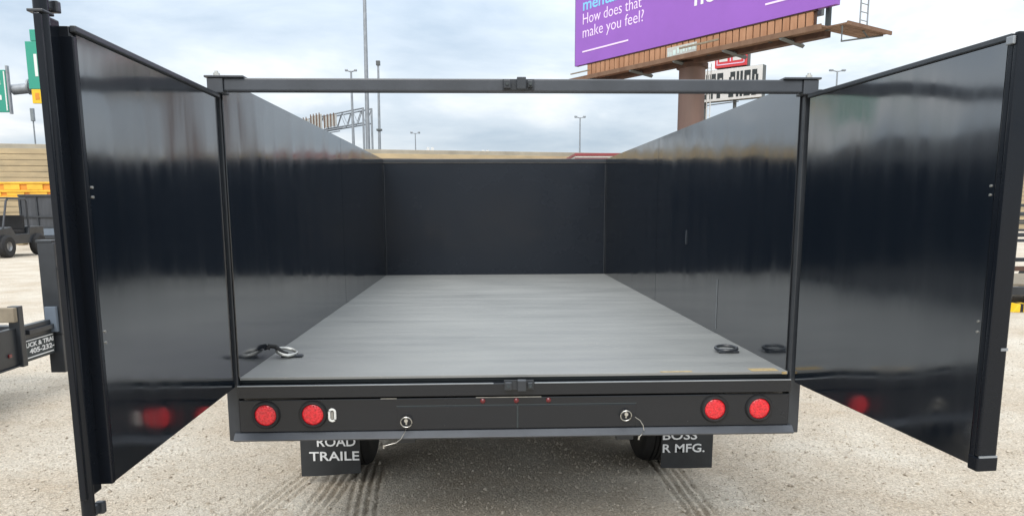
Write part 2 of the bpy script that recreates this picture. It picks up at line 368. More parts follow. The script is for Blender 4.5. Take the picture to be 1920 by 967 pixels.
# deck
bm = bmesh.new()
box(bm, -W2-0.002, W2+0.002, -0.012, LEN, ZD-0.012, ZD)
deck = obj('deck', bm, 'deck_steel', T, bevel=0.002)
for k in range(11): bx('crossmember', 'black_satin', T, -1.16, 1.16, 0.10+k*0.46, 0.17+k*0.46, ZD-0.09, ZD-0.013, bevel=0.004)
# side walls
for s, nm in ((-1, 'side_wall'), (1, 'side_wall')):
    sw = bx(nm, 'black_paint', T, min(s*(W2+0.006), s*(W2+0.012)), max(s*(W2+0.006), s*(W2+0.012)), 0.055, LEN, ZD-0.02, ZT-0.05, bevel=0)
    for k, (y0, y1) in enumerate(((-0.018 if s < 0 else 0.012, 2.516), (2.522, LEN-0.004))):
        sheet('wall_sheet', sw, y0, y1, ZD+0.001, ZT-0.003, lambda u, v, z, s=s: (s*(W2+v), u, z), seed=3.1*k+s*7, amp=0.0027, nu=110)
    bx('top_rail', 'black_paint', sw, *sorted((s*(W2+0.0045), s*(W2+0.055))), 0.055, LEN+0.05, ZT-0.050, ZT, bevel=0.005)
    bx('bottom_rail', 'black_paint', sw, *sorted((s*(W2+0.013), s*(W2+0.055))), 0.055, LEN+0.05, ZD-0.07, ZD+0.01, bevel=0.006)
    for k in range(10): bx('stake', 'black_paint', sw, *sorted((s*(W2+0.0125), s*(W2+0.055))), 0.40+k*0.475, 0.46+k*0.475, ZD+0.012, ZT-0.052, bevel=0.005)
    # corner angle to the front wall
    bx('corner_weld', 'black_satin', sw, *sorted((s*(W2-0.012), s*(W2-0.001))), LEN-0.016, LEN-0.005, ZD+0.002, ZT-0.06, bevel=0.003)
bx('scuff_mark', 'galvanised', T, W2-0.0035, W2-0.0030, 1.000, 1.006, 0.955, 1.235, bevel=0)
bx('scuff_mark', 'galvanised', T, W2-0.0035, W2-0.0030, 1.680, 1.685, 1.40, 1.49, bevel=0)
fw = bx('front_wall', 'black_paint', T, -W2-0.05, W2+0.05, LEN+0.005, LEN+0.012, ZD-0.02, ZT-0.05, bevel=0)
sheet('wall_sheet', fw, -W2, W2, ZD+0.001, ZT-0.042, lambda u, v, z: (u, LEN+v, z), seed=20, amp=0.0022, m='front_paint')
bx('top_rail', 'black_satin', fw, -W2-0.05, W2+0.05, LEN-0.012, LEN+0.05, ZT-0.040, ZT, bevel=0.006)
for x in (-0.9, -0.45, 0, 0.45, 0.9): bx('stake', 'black_paint', fw, x-0.03, x+0.03, LEN+0.0125, LEN+0.055, ZD, ZT-0.052, bevel=0.005)
# rear corner posts, crossbeam with hinge ears
for s in (-1, 1):
    p = bx('corner_post', 'black_satin', T, *sorted((s*1.182, s*1.232)), -0.022, 0.052, 0.656, 2.092, bevel=0.005)
    bx('hinge_ear', 'black_lit', p, *sorted((s*1.160, s*1.222)), -0.056, 0.02, 2.085, 2.142, bevel=0.004)
    bx('hinge_plate', 'black_lit', p, *sorted((s*1.078, s*1.230)), -0.062, 0.03, 2.143, 2.151, bevel=0.002)
    bm = bmesh.new(); cyl(bm, (s*1.19, -0.03, 2.150), (s*1.19, -0.03, 2.164), 0.013, n=6); cyl(bm, (s*1.19, -0.03, 2.164), (s*1.19, -0.03, 2.172), 0.007, n=10)
    obj('hinge_bolt', bm, 'zinc', p)
    bx('grease_lug', 'black_satin', p, *sorted((s*1.223, s*1.243)), -0.05, -0.015, 2.082, 2.106, bevel=0.003)
beam = bx('crossbeam', 'black_lit', T, -1.159, 1.159, -0.050, 0.002, 2.093, 2.143, bevel=0.006)
# latch keepers: top on the beam, bottom on the sill
def keeper(parent, z, dz):
    k = bx('latch_keeper', 'black_satin', parent, -0.060, 0.066, -0.0545, -0.0495, z-0.020, z+0.022, bevel=0.001)
    for x0, x1, d, za, zb in ((-0.056, -0.028, 0.022, -0.016, 0.016), (-0.004, 0.032, 0.030, -0.020, 0.026), (0.040, 0.060, 0.018, -0.012, 0.014)):
        bx('keeper_lug', 'black_satin', k, x0, x1, -0.055-d, -0.0546, z+za, z+zb, bevel=0.003)
    for x in (-0.043, 0.05):
        bm = bmesh.new(); cyl(bm, (x, -0.0545, z), (x, -0.083, z), 0.006, n=10); obj('keeper_bolt', bm, 'sign_black', k)
keeper(beam, 2.119, 1)
# sill and bumper
sill = bx('sill_channel', 'black_paint', T, -1.181, 1.181, -0.045, 0.03, 0.846, 0.900, bevel=0.004)
bx('sill_recess', 'sign_black', T, -1.181, 1.181, 0.010, 0.03, 0.901, 0.917, bevel=0)
keeper(sill, 0.893, -1)
bump = bx('bumper_panel', 'black_paint', T, -1.181, 1.181, -0.030, 0.02, 0.695, 0.836, bevel=0.004)
bm = bmesh.new(); prism(bm, [(-0.034, 0.6935), (0.03, 0.6935), (0.03, 0.662), (-0.052, 0.662), (-0.058, 0.669)], -1.205, 1.200)
bmesh.ops.transform(bm, verts=bm.verts[:], matrix=Matrix(((0, 0, 1, 0), (1, 0, 0, 0), (0, 1, 0, 0), (0, 0, 0, 1)))); obj('bumper_lip', bm, 'black_lit', T, bevel=0.002)
bx('pale_edge', 'galvanised', sill, -1.179, -0.105, -0.0475, -0.040, 0.8975, 0.9022, bevel=0.001); bx('pale_edge', 'galvanised', sill, 0.07, 1.179, -0.0475, -0.040, 0.8975, 0.9022, bevel=0.001)  # pale metal strip along the top front edge of the sill
for s in (-1, 1): bx('bumper_side', 'black_satin', T, *sorted((s*1.1815, s*1.1817+s*0.0002)), -0.028, 0.02, 0.69, 0.83, bevel=0)
# slide-in ramp covers
for x0, x1 in ((-0.516, -0.006), (0.002, 0.509)):
    rc = bx('ramp_door', 'black_paint', bump, x0, x1, -0.0345, -0.0302, 0.700, 0.799, bevel=0.0015)
    bx('ramp_door_gap', 'sign_black', rc, x0-0.003, x1+0.003, -0.0312, -0.0304, 0.7995, 0.8045, bevel=0)
bx('ramp_door_gap', 'sign_black', bump, -0.0055, 0.0015, -0.0312, -0.0304, 0.700, 0.799, bevel=0)
bx('gauge_strip', 'steel', bump, -0.585, -0.517, -0.0325, -0.0302, 0.8345, 0.8375, bevel=0)
bx('gauge_strip', 'steel', bump, -0.18, 0.10, -0.0325, -0.0302, 0.8345, 0.8375, bevel=0)
# tail lights
for x in (-1.070, -0.872, 0.854, 1.049):
    bm = bmesh.new(); lathe(bm, [(0.0455, -0.002), (0.0455, 0.013), (0.049, 0.017), (0.055, 0.015), (0.060, 0.006), (0.0605, -0.001)], (x, -0.0302, 0.772), (0, -1, 0), 40)
    tl = obj('tail_light', bm, 'black_rubber', T, smooth=True)
    bm = bmesh.new(); lathe(bm, [(0.0452, 0.001), (0.0450, 0.008), (0.040, 0.0115), (0.030, 0.0135), (0.015, 0.0145), (0.0, 0.0148)], (x, -0.0302, 0.772), (0, -1, 0), 40)
    ln = obj('lens', bm, 'red_lens', tl, smooth=True)
    bm = bmesh.new()
    for rr_, nn in ((0, 1), (0.013, 6), (0.026, 12), (0.037, 18)):
        for k in range(nn):
            a = 6.2832*k/nn+rr_*20; px, pz = x+rr_*math.cos(a), 0.772+rr_*math.sin(a)
            h = 0.0135-0.003*(rr_/0.037)**2
            bmesh.ops.create_icosphere(bm, subdivisions=1, radius=0.0042, matrix=Matrix.Translation((px, -0.0302-h, pz)))
    obj('led_bumps', bm, 'red_lens', ln, smooth=True)
for x in (-0.151, -0.007, 0.131):
    bm = bmesh.new(); lathe(bm, [(0.011, 0), (0.011, 0.004), (0.007, 0.008), (0.0, 0.009)], (x, -0.0302, 0.821), (0, -1, 0), 16)
    obj('marker_light', bm, 'dark_red_lens', T, smooth=True)
# white oval plate lamp
def stadium(cx, cz, hw, hh, n=10):
    P = []
    for i in range(n+1): a = math.pi*i/n; P.append((cx+hw*math.cos(a), cz+(hh-hw)+hw*math.sin(a)))
    for i in range(n+1): a = math.pi+math.pi*i/n; P.append((cx+hw*math.cos(a), cz-(hh-hw)+hw*math.sin(a)))
    return P
bm = bmesh.new(); tube(bm, [(a, -0.036, b) for a, b in stadium(-0.791, 0.768, 0.012, 0.025)], 0.0055, 8, True)
pl = obj('plate_lamp', bm, 'white_paint', T, smooth=True)
bm = bmesh.new(); tube(bm, [(-0.791, -0.037, 0.752), (-0.791, -0.037, 0.784)], 0.0055, 8); obj('lamp_bulb', bm, 'steel', pl, smooth=True)
# pull pins with rings and lanyards
for x, z, pts in ((-0.477, 0.737, [(-0.477, 0.712), (-0.487, 0.690), (-0.500, 0.668), (-0.52, 0.652), (-0.548, 0.645), (-0.572, 0.638)]),
                  (0.464, 0.752, [(0.50, 0.750), (0.522, 0.735), (0.536, 0.712), (0.540, 0.69), (0.530, 0.672), (0.52, 0.66)])):
    bm = bmesh.new(); cyl(bm, (x, -0.034, z+0.008), (x, -0.060, z+0.008), 0.008, n=12); cyl(bm, (x, -0.050, z+0.026), (x, -0.050, z-0.010), 0.004, n=8)
    pin = obj('pull_pin', bm, 'zinc', T, smooth=True)
    bm = bmesh.new(); tube(bm, [(x+0.0235*math.cos(a), -0.052-0.006*math.sin(a), z+0.0235*math.sin(a)) for a in [6.2832*i/28 for i in range(28)]], 0.0024, 6, True)
    obj('ring', bm, 'zinc', pin, smooth=True)
    bm = bmesh.new(); tube(bm, [(a, -0.066, b) for a, b in pts], 0.0018, 6); cyl(bm, (pts[-1][0], -0.066, pts[-1][1]+0.006), (pts[-1][0]-0.002, -0.066, pts[-1][1]-0.010), 0.004, n=8)
    obj('lanyard', bm, 'zinc', pin, smooth=True)
# rust dust where the sill was rubbed, D-rings on the deck
def dring(x, y, ang, tilt):
    br = bx('tie_down_bracket', 'black_satin', T, x-0.05, x+0.05, y-0.018, y+0.018, ZD+0.0005, ZD+0.012, bevel=0.004)
    bm = bmesh.new(); pts = []
    for i in range(24):
        a = 6.2832*i/24; u, v = 0.052*math.cos(a), 0.045*math.sin(a)+0.03
        pts.append((x+u*math.cos(ang)-v*math.sin(ang)*math.cos(tilt), y+u*math.sin(ang)+v*math.cos(ang)*math.cos(tilt), ZD+0.014+max(0, v)*math.sin(tilt)))
    tube(bm, pts, 0.008, 8, True); obj('ring', bm, 'black_satin' if x > 0 else 'zinc', br, smooth=True)
dring(-1.065, 0.43, R(70), R(18)); dring(1.055, 0.42, R(0), R(6))
bm = bmesh.new(); tube(bm, [(-1.172, 0.40, 0.975), (-1.165, 0.405, 0.99), (-1.14, 0.415, 0.985), (-1.11, 0.42, 0.955), (-1.085, 0.425, 0.945)], 0.011, 8)
obj('tie_strap', bm, 'black_rubber', T, smooth=True)
bx('rust_scrape', 'rusty_dust', T, 1.02, 1.14, -0.006, 0.05, ZD+0.0006, ZD+0.0012, bevel=0, rotz=None)
bx('rust_scrape', 'rusty_dust', T, 0.62, 0.76, -0.006, 0.014, ZD+0.0006, ZD+0.0012, bevel=0)
bx('rust_scrape', 'rusty_dust', T, 1.150, 1.172, -0.0135, -0.0122, ZD-0.012, ZD-0.001, bevel=0)

# barn gates (frame is the part; local u runs along the gate, local -v is the inner face)
def gate(P0, P1, side, zb, zt):
    P0, P1 = Vector(P0), Vector(P1); ang = math.atan2(P1.y-P0.y, P1.x-P0.x); U = (P1-P0).length
    # local x = u, local y = +/- outward
    o = -1 if side < 0 else 1      # local +y is to the left of u; u points at -Y, so local +y = +X
    def bxl(name, m, parent, u0, u1, v0, v1, z0, z1, bevel=0.003):
        return bx(name, m, parent, u0, u1, *sorted((o*v0, o*v1)), z0, z1, bevel=bevel)
    bm = bmesh.new()
    def bb(u0, u1, v0, v1, z0, z1): box(bm, u0, u1, *sorted((o*v0, o*v1)), z0, z1)
    bb(0.0, U-0.0005, 0.006, 0.048, zb+0.0005, zb+0.05); bb(0.0, U-0.0005, 0.006, 0.048, zt-0.05, zt-0.0005)
    bb(0.0, 0.045, 0.006, 0.047, zb+0.051, zt-0.051)
    for k in (1, 2): bb(U*k/3-0.02, U*k/3+0.02, 0.006, 0.045, zb+0.051, zt-0.051)
    gt = obj('barn_gate', bm, 'black_paint', T, bevel=0.003, loc=(P0.x, P0.y, 0), rotz=ang)
    sheet('gate_sheet', gt, 0.006, U-0.022, zb+0.002, zt-0.016, lambda u, v, z: (u, o*v, z), seed=40+side*9, amp=0.0024, nu=64, nz_=44)
    bxl('top_lip', 'black_satin', gt, 0.0, U-0.001, -0.010, 0.0055, zt-0.015, zt+0.001, 0.003)
    bxl('edge_strip', 'gate_paint', gt, U-0.018, U, -0.002, 0.036, zb, zt-0.024, 0.003)
    for z in (1.69, 1.665, 1.31, 1.28):
        bm = bmesh.new(); cyl(bm, (U-0.034, o*0.001, z), (U-0.034, o*-0.003, z), 0.0035, n=8); obj('rivet', bm, 'zinc', gt, smooth=True)
    for z in (1.15, 1.52, 1.90):
        bm = bmesh.new(); cyl(bm, (0.0, o*0.012, z-0.05), (0.0, o*0.012, z+0.05), 0.008, n=12); obj('hinge_barrel', bm, 'black_satin', gt, smooth=True)
    if side < 0:
        bxl('edge_tube', 'gate_paint', gt, U-0.006, U+0.084, 0.030, 0.046, zb-0.015, zt+0.012, 0.004)
        bm = bmesh.new(); cyl(bm, (U+0.056, o*0.040, zb-0.062), (U+0.056, o*0.040, zt+0.20), 0.0170, n=20)
        rod = obj('lock_rod', bm, 'gate_paint', gt, smooth=True)
        for z0, z1 in ((zt+0.028, zt+0.050), (zb-0.072, zb-0.045)):
            bm = bmesh.new(); box(bm, U+0.02, U+0.062, *sorted((o*0.046, o*0.026)), z0, z1); box(bm, U+0.006, U+0.026, *sorted((o*0.040, o*0.016)), z0-0.003, z1+0.003)
            obj('lock_cam', bm, 'black_satin', gt, bevel=0.004)
        bxl('rod_collar', 'black_satin', gt, U+0.030, U+0.084, 0.022, 0.060, zt+0.0125, zt+0.020, 0.003)
    else:
        bxl('edge_tube', 'gate_paint', gt, U-0.0005, U+0.016, -0.002, 0.056, zb+0.034, zt+0.004, 0.005)
        bxl('edge_cap', 'gate_paint', gt, U-0.020, U+0.019, -0.005, 0.059, zb-0.010, zb+0.032, 0.004)
        bxl('weld_bead', 'galvanised', gt, U+0.0150, U+0.0195, 0.000, 0.056, zb+0.0305, zb+0.036, 0)
        bxl('weld_bead', 'galvanised', gt, U+0.0150, U+0.0180, 0.036, 0.057, zb+0.342, zb+0.350, 0)
        bxl('rod_guide', 'galvanised', gt, U-0.016, U+0.010, -0.012, -0.0025, zt-0.028, zt-0.006, 0.003)
    return gt
gate((-1.1905, -0.030), (-1.163, -1.160), -1, 0.894, 2.084)
gate((1.1885, -0.052), (1.270, -1.127), 1, 0.890, 2.086)

# running gear
for x in (-0.50, 0.50): bx('frame_rail', 'black_satin', T, x-0.04, x+0.04, 0.15, 6.0, 0.58, 0.80, bevel=0.006)
bx('frame_crossbar', 'black_satin', T, -1.15, 1.15, 0.98, 1.06, 0.70, 0.80, bevel=0.006)
def wheel(x, y, parent):
    s = 1 if x > 0 else -1
    prof = [(0.225, -0.085), (0.29, -0.103), (0.345, -0.106), (0.375, -0.092), (0.388, -0.066)]
    for k in range(5):
        a = -0.062+k*0.0265
        prof += [(0.390, a), (0.390, a+0.018), (0.380, a+0.0195), (0.380, a+0.025)]
    prof += [(0.388, 0.068), (0.375, 0.092), (0.345, 0.106), (0.29, 0.103), (0.225, 0.085)]
    bm = bmesh.new(); lathe(bm, prof, (x, y, 0.385), (1, 0, 0), 48)
    t = obj('tyre', bm, 'black_rubber', parent, smooth=True)
    bm = bmesh.new(); lathe(bm, [(0.228, -0.088), (0.21, -0.06), (0.20, 0.02), (0.06, 0.05), (0.06, 0.085), (0.0, 0.088)], (x, y, 0.385), (s, 0, 0), 32)
    lathe(bm, [(0.228, 0.09), (0.215, 0.06), (0.20, 0.02)], (x, y, 0.385), (s, 0, 0), 32)
    obj('rim', bm, 'rim_grey', t, smooth=True)
for y in (1.62, 2.50):
    bm = bmesh.new(); cyl(bm, (-0.88, y, 0.385), (0.88, y, 0.385), 0.045, n=14); obj('axle', bm, 'black_satin', T, smooth=True)
    for x in (-0.962, 0.952): wheel(x, y, T)
    for x in (-0.5, 0.5): bx('leaf_spring', 'black_satin', T, x-0.03, x+0.03, y-0.36, y+0.36, 0.43, 0.50, bevel=0.008); bx('spring_hanger', 'black_satin', T, x-0.035, x+0.035, y-0.39, y-0.33, 0.45, 0.59, bevel=0.004)
bm = bmesh.new()
for s in (-1, 1):
    a, b = Vector((s*0.50, 6.0, 0.64)), Vector((s*0.05, 7.3, 0.60)); cyl(bm, a, b, 0.06, n=4)
obj('tongue', bm, 'black_satin', T); bm = bmesh.new(); cyl(bm, (0, 7.25, 0.60), (0, 7.55, 0.60), 0.06, 0.05, 12); obj('coupler', bm, 'black_satin', T, smooth=True)
bm = bmesh.new(); cyl(bm, (0.0, 6.95, 0.0), (0.0, 6.95, 0.95), 0.05, n=12); cyl(bm, (0, 6.95, 0.0), (0, 6.95, 0.015), 0.11, n=16); obj('jack', bm, 'black_satin', T, smooth=True)
# mud flaps with lettering
def flap(x0, x1, zb0, zb1, bend):
    bm = bmesh.new(); n = 12; rows = []
    for j in range(n+1):
        t = j/n; row = []
        for i in range(9):
            s = i/8; x = x0+(x1-x0)*s; z = 0.72+(zb0+(zb1-zb0)*s-0.72)*t; y = 1.20-bend*t*t*0.04+0.006*math.sin(s*5+t*3)*t
            row.append((x, y, z))
        rows.append(row)
    V = [[bm.verts.new(p) for p in r] for r in rows]; K = [[bm.verts.new((p[0], p[1]+0.009, p[2])) for p in r] for r in rows]
    for j in range(n):
        for i in range(8):
            bm.faces.new((V[j][i], V[j][i+1], V[j+1][i+1], V[j+1][i])); bm.faces.new((K[j][i], K[j+1][i], K[j+1][i+1], K[j][i+1]))
    for j in range(n): bm.faces.new((V[j][0], V[j+1][0], K[j+1][0], K[j][0])); bm.faces.new((V[j][8], K[j][8], K[j+1][8], V[j+1][8]))
    for i in range(8): bm.faces.new((V[n][i], V[n][i+1], K[n][i+1], K[n][i])); bm.faces.new((V[0][i], K[0][i], K[0][i+1], V[0][i+1]))
    return obj('mud_flap', bm, 'flap_rubber', T, smooth=True)
fl = flap(-1.242, -0.889, 0.050, 0.064, 0.0); fr = flap(0.931, 1.248, 0.066, 0.060, 0.0)
def letters(fl, body, x0, x1, z, h, y=1.190):
    o = text('lettering', body, h/0.70, 'white_print', fl, Matrix.Identity(4), extrude=0.001, bold=0.0012)
    me = o.data; c = np.empty(len(me.vertices)*3, np.float32); me.vertices.foreach_get('co', c); c = c.reshape(-1, 3)
    lo, hi = c.min(0), c.max(0); d = c.copy()
    d[:, 0] = x0+(c[:, 0]-lo[0])/(hi[0]-lo[0])*(x1-x0); d[:, 2] = z+(c[:, 1]-lo[1])/(hi[1]-lo[1])*h; d[:, 1] = y-c[:, 2]
    me.vertices.foreach_set('co', d.ravel()); me.update()
letters(fl, 'ROAD', -1.140, -0.912, 0.237, 0.058); letters(fl, 'TRAILE', -1.188, -0.893, 0.150, 0.056)
letters(fr, 'BOSS', 0.936, 1.146, 0.246, 0.056); letters(fr, 'R MFG.', 0.937, 1.194, 0.166, 0.054)

# ------------------------------------------------------------------ neighbouring flatbed (left)
NB = thing('flatbed_trailer', 'black flatbed trailer with white phone number lettering on its side rail', 'trailer', (-4.1, 3.2, 0))
def n_(x0, x1, y0, y1): return x0+0, x1+0, y0-3.2, y1-3.2
rail = bx('side_rail', 'black_satin', NB, -0.06, 0.0, -4.6, 0.64, 0.33, 0.645, bevel=0.005)
bx('rail_flange', 'black_satin', rail, -0.06, 0.022, -4.6, 0.16, 0.318, 0.3295, bevel=0.003)
bx('rub_rail', 'black_satin', rail, 0.0005, 0.03, 0.225, 0.64, 0.565, 0.605, bevel=0.004)
bx('name_board', 'sign_black', rail, 0.0005, 0.006, 0.175, 0.62, 0.345, 0.525, bevel=0.001)
bx('board_stripe', 'white_print', rail, 0.0062, 0.0072, 0.180, 0.61, 0.508, 0.516, bevel=0)
ey = Vector((0, 1, 0))
def side_text(body, y0, z, h, w_):
    o = text('lettering', body, h/0.7, 'white_print', rail, Matrix.Identity(4), extrude=0.0006, bold=0.002)
    me = o.data; c = np.empty(len(me.vertices)*3, np.float32); me.vertices.foreach_get('co', c); c = c.reshape(-1, 3); lo, hi = c.min(0), c.max(0); d = c.copy()
    d[:, 1] = y0+(c[:, 0]-lo[0])/(hi[0]-lo[0])*w_; d[:, 2] = z+(c[:, 1]-lo[1])/(hi[1]-lo[1])*h; d[:, 0] = 0.0070+c[:, 2]
    me.vertices.foreach_set('co', d.ravel()); me.update()
side_text('UCK & TRAI', 0.190, 0.452, 0.042, 0.42); side_text('405-232-', 0.235, 0.392, 0.046, 0.38)
bx('board_stripe', 'white_print', rail, 0.0062, 0.0072, 0.185, 0.60, 0.358, 0.368, bevel=0)
bx('side_marker', 'dark_red_lens', rail, 0.0005, 0.012, -0.055, -0.015, 0.415, 0.445, bevel=0.003)
bx('side_rail', 'black_satin', NB, -2.4, -2.34, -4.6, 0.64, 0.33, 0.645, bevel=0.005)
for k in range(15): bx('deck_board', 'bright_deck', NB, -2.33, -0.062, -4.58+k*0.302, -4.58+k*0.302+0.292, 0.615, 0.653, bevel=0.004)
bx('stake_post', 'black_satin', NB, -0.055, 0.035, 0.085, 0.155, 0.31, 0.83, bevel=0.006)
bx('stake_post', 'black_satin', NB, -2.435, -2.345, 0.085, 0.155, 0.31, 0.83, bevel=0.006)
bx('headboard_rail', 'weathered_wood', NB, -2.345, 0.03, 0.03, 0.084, 0.70, 0.825, bevel=0.01)
bx('front_crossmember', 'black_satin', NB, -2.34, -0.061, 0.50, 0.60, 0.38, 0.60, bevel=0.005)
jk = bx('drop_leg_jack', 'black_satin', NB, -0.075, 0.075, 0.641, 0.76, 0.50, 1.34, bevel=0.008)
bx('jack_head', 'black_satin', jk, -0.085, 0.06, 0.635, 0.77, 1.341, 1.365, bevel=0.006)
bx('jack_bracket', 'blue_grey', jk, -0.045, 0.055, 0.60, 0.64, 0.53, 0.76, bevel=0.004)
bx('jack_leg', 'black_satin', jk, -0.066, 0.066, 0.65, 0.751, 0.14, 0.499, bevel=0.006)
bm = bmesh.new(); cyl(bm, (0.076, 0.70, 1.1), (0.12, 0.70, 1.1), 0.012, n=10); cyl(bm, (0.12, 0.70, 1.1), (0.12, 0.70, 0.9), 0.009, n=8); obj('crank', bm, 'black_satin', jk, smooth=True)
for y in (-2.1, -3.0):
    for x in (-2.2, -0.2):
        bm = bmesh.new(); lathe(bm, [(0.20, -0.08), (0.27, -0.1), (0.30, -0.08), (0.31, 0.0), (0.30, 0.08), (0.27, 0.1), (0.20, 0.08), (0.0, 0.05)], (x, y, 0.305), (1, 0, 0), 28); obj('wheel', bm, 'black_rubber', NB, smooth=True)
    bm = bmesh.new(); cyl(bm, (-2.2, y, 0.305), (-0.2, y, 0.305), 0.04); obj('axle', bm, 'black_satin', NB)
# small strap end lying on the gravel
bm = bmesh.new(); tube(bm, [(-4.25, 2.60, 0.015), (-4.10, 2.58, 0.02), (-4.03, 2.61, 0.022), (-3.98, 2.70, 0.02)], 0.012, 6)
tag(obj('strap_end', bm, 'black_rubber', smooth=True), 'short dark rubber strap lying on the gravel beside the flatbed', 'strap')

# ------------------------------------------------------------------ slat sided trailer (right)
ST = thing('slat_trailer', 'black utility trailer with open horizontal slat sides on gravel', 'trailer', (7.7, 8.5, 0))
for z, h in ((1.655, 0.05), (1.515, 0.05), (1.38, 0.035), (1.205, 0.04), (1.105, 0.05), (0.66, 0.075)):
    bx('slat', 'black_satin' if h < 0.07 else 'dark_brown', ST, 0, 5.2, -0.02, 0.02, z-h/2, z+h/2, bevel=0.005)
    bx('slat', 'black_satin', ST, 0, 5.2, 1.98, 2.02, z-h/2, z+h/2, bevel=0.005)
for x in (0.02, 1.30, 2.58, 3.86, 5.14):
    for y in (0.045, 1.955): bx('stake_post', 'black_satin', ST, x-0.025, x+0.025, y-0.024, y+0.024, 0.30, 1.68, bevel=0.004)
for y in (0.0, 2.0): bx('frame_rail', 'black_satin', ST, -0.1, 5.3, y-0.05, y+0.05, 0.24, 0.37, bevel=0.006)
for k in range(8): bx('deck_plank', 'weathered_wood', ST, -0.05, 5.25, 0.06+k*0.236, 0.06+k*0.236+0.226, 0.371, 0.41, bevel=0.004)
for x in (2.6, 3.4):
    for y in (-0.12, 2.12):
        bm = bmesh.new(); lathe(bm, [(0.18, -0.08), (0.25, -0.1), (0.29, -0.08), (0.30, 0.0), (0.29, 0.08), (0.25, 0.1), (0.18, 0.08), (0.0, 0.05)], (x, y, 0.295), (0, 1, 0), 28); obj('wheel', bm, 'black_rubber', ST, smooth=True)
    bm = bmesh.new(); cyl(bm, (x, -0.1, 0.295), (x, 2.1, 0.295), 0.04); obj('axle', bm, 'black_satin', ST)
bm = bmesh.new(); prism(bm, [(0, 0), (0.55, 0), (0.48, 0.13), (0.10, 0.13)], 0, 0.22); bmesh.ops.rotate(bm, verts=bm.verts[:], cent=(0, 0, 0), matrix=Matrix.Rotation(R(90), 3, 'X'))
ck = obj('wheel_chock', bm, 'sign_yellow', bevel=0.01, loc=(8.15, 8.40, 0.0)); tag(ck, 'yellow and black wheel chock on gravel under the slat trailer', 'chock')
for k in range(3): bx('black_band', 'black_rubber', ck, 0.12+k*0.14, 0.17+k*0.14, -0.223, 0.003, 0.004, 0.133, bevel=0.002)

# ------------------------------------------------------------------ retaining wall, highway
wa, wb = Vector((-25.16, 38.0, 0)), Vector((7.85, 45.0, 0)); wd = (wb-wa).normalized(); wn = Vector((-wd.y, wd.x, 0)); wang = math.atan2(wd.y, wd.x)
RW = thing('retaining_wall', 'long tan retaining wall of stacked block courses behind the yard', 'wall', wa-wd*70, wang)
WL = 230
bx('wall_core', 'concrete', RW, 0, WL, 0.06, 1.2, 0, 4.80, bevel=0)
hz_ = 4.84/16
for k in range(16):
    off = 0.012*((k*7) % 5-2)/2+0.006*(k % 2)
    bx('block_course', 'wall_block', RW, 0, WL, -0.02+off, 0.059, k*hz_+0.012, (k+1)*hz_-0.012, bevel=0.012)
bx('barrier', 'concrete', RW, 0, WL, 0.25, 0.5, 4.801, 5.08, bevel=0.02)
hw = bx('highway_road', 'asphalt', None, 0, WL, 1.3, 60, 3.0, 4.80, bevel=0); hw.location = wa-wd*70; hw.rotation_euler = (0, 0, wang); hw['kind'] = 'structure'
tag(hw, 'raised highway behind the retaining wall', 'road')
def light_pole(x, y, z0, z1, r, label, arms=2, arm=0.7):
    p = thing('light_pole', label, 'light pole', (x, y, z0), group='street lights on the highway')
    bm = bmesh.new(); cyl(bm, (0, 0, 0), (0, 0, z1-z0), r, r*0.6, 12); obj('pole', bm, 'galvanised', p, smooth=True)
    if arms:
        for s in ((-1, 1) if arms == 2 else (-1,)):
            bm = bmesh.new(); cyl(bm, (0, 0, z1-z0-0.05), (s*arm, 0, z1-z0+0.05), r*0.45, n=8); a_ = obj('arm', bm, 'galvanised', p)
            bm = bmesh.new(); box(bm, *sorted((s*arm*0.75, s*arm*1.35)), -0.12, 0.12, z1-z0-0.02, z1-z0+0.13); obj('lamp_head', bm, 'galvanised', a_, bevel=0.03)
    return p
light_pole(-10.5, 60, 4.79, 12.55, 0.13, 'grey double headed light pole beside the highway sign gantry', arm=0.35)
light_pole(-5.65, 62, 4.79, 7.9, 0.06, 'short thin double headed lamp pole far along the highway', arm=0.3)
light_pole(8.25, 62, 4.79, 9.2, 0.08, 'slim double headed lamp pole rising over the front wall of the dump trailer', arm=0.35)
light_pole(29.2, 60, 4.79, 12.7, 0.10, 'double headed light pole beyond the open right gate', arm=0.5)
mp_ = thing('mast_pole', 'very tall plain grey mast rising out of the picture top', 'mast', (-9.35, 60, 4.79))
bm = bmesh.new(); cyl(bm, (0, 0, 0), (0.2, 0, 24), 0.19, 0.09, 14); obj('mast', bm, 'galvanised', mp_, smooth=True)
bm = bmesh.new(); cyl(bm, (0.2, 0, 23.7), (0.2, 0, 24.1), 0.6, 0.6, 14); obj('lamp_ring', bm, 'galvanised', mp_, smooth=True)
mp2 = thing('camera_pole', 'grey pole with a small box on top beside the tall mast', 'pole', (-8.42, 60, 4.79))
bm = bmesh.new(); cyl(bm, (0, 0, 0), (0.1, 0, 8.2), 0.13, 0.08, 12); obj('pole', bm, 'galvanised', mp2, smooth=True)
bx('camera_box', 'sign_grey', mp2, -0.06, 0.26, -0.15, 0.15, 8.2, 8.55, bevel=0.02); bx('collar', 'sign_grey', mp2, -0.18, 0.26, -0.2, 0.2, 3.1, 3.25, bevel=0.02)
sp = thing('far_pole', 'thin dark pole under the green exit sign', 'pole', (-29.0, 48.0, 4.79))
bm = bmesh.new(); cyl(bm, (0, 0, 0), (0, 0, 3.3), 0.05, 0.04, 8); obj('pole', bm, 'galvanised', sp); bx('pole_head', 'galvanised', sp, -0.10, 0.10, -0.10, 0.10, 2.5, 3.31, bevel=0.02)
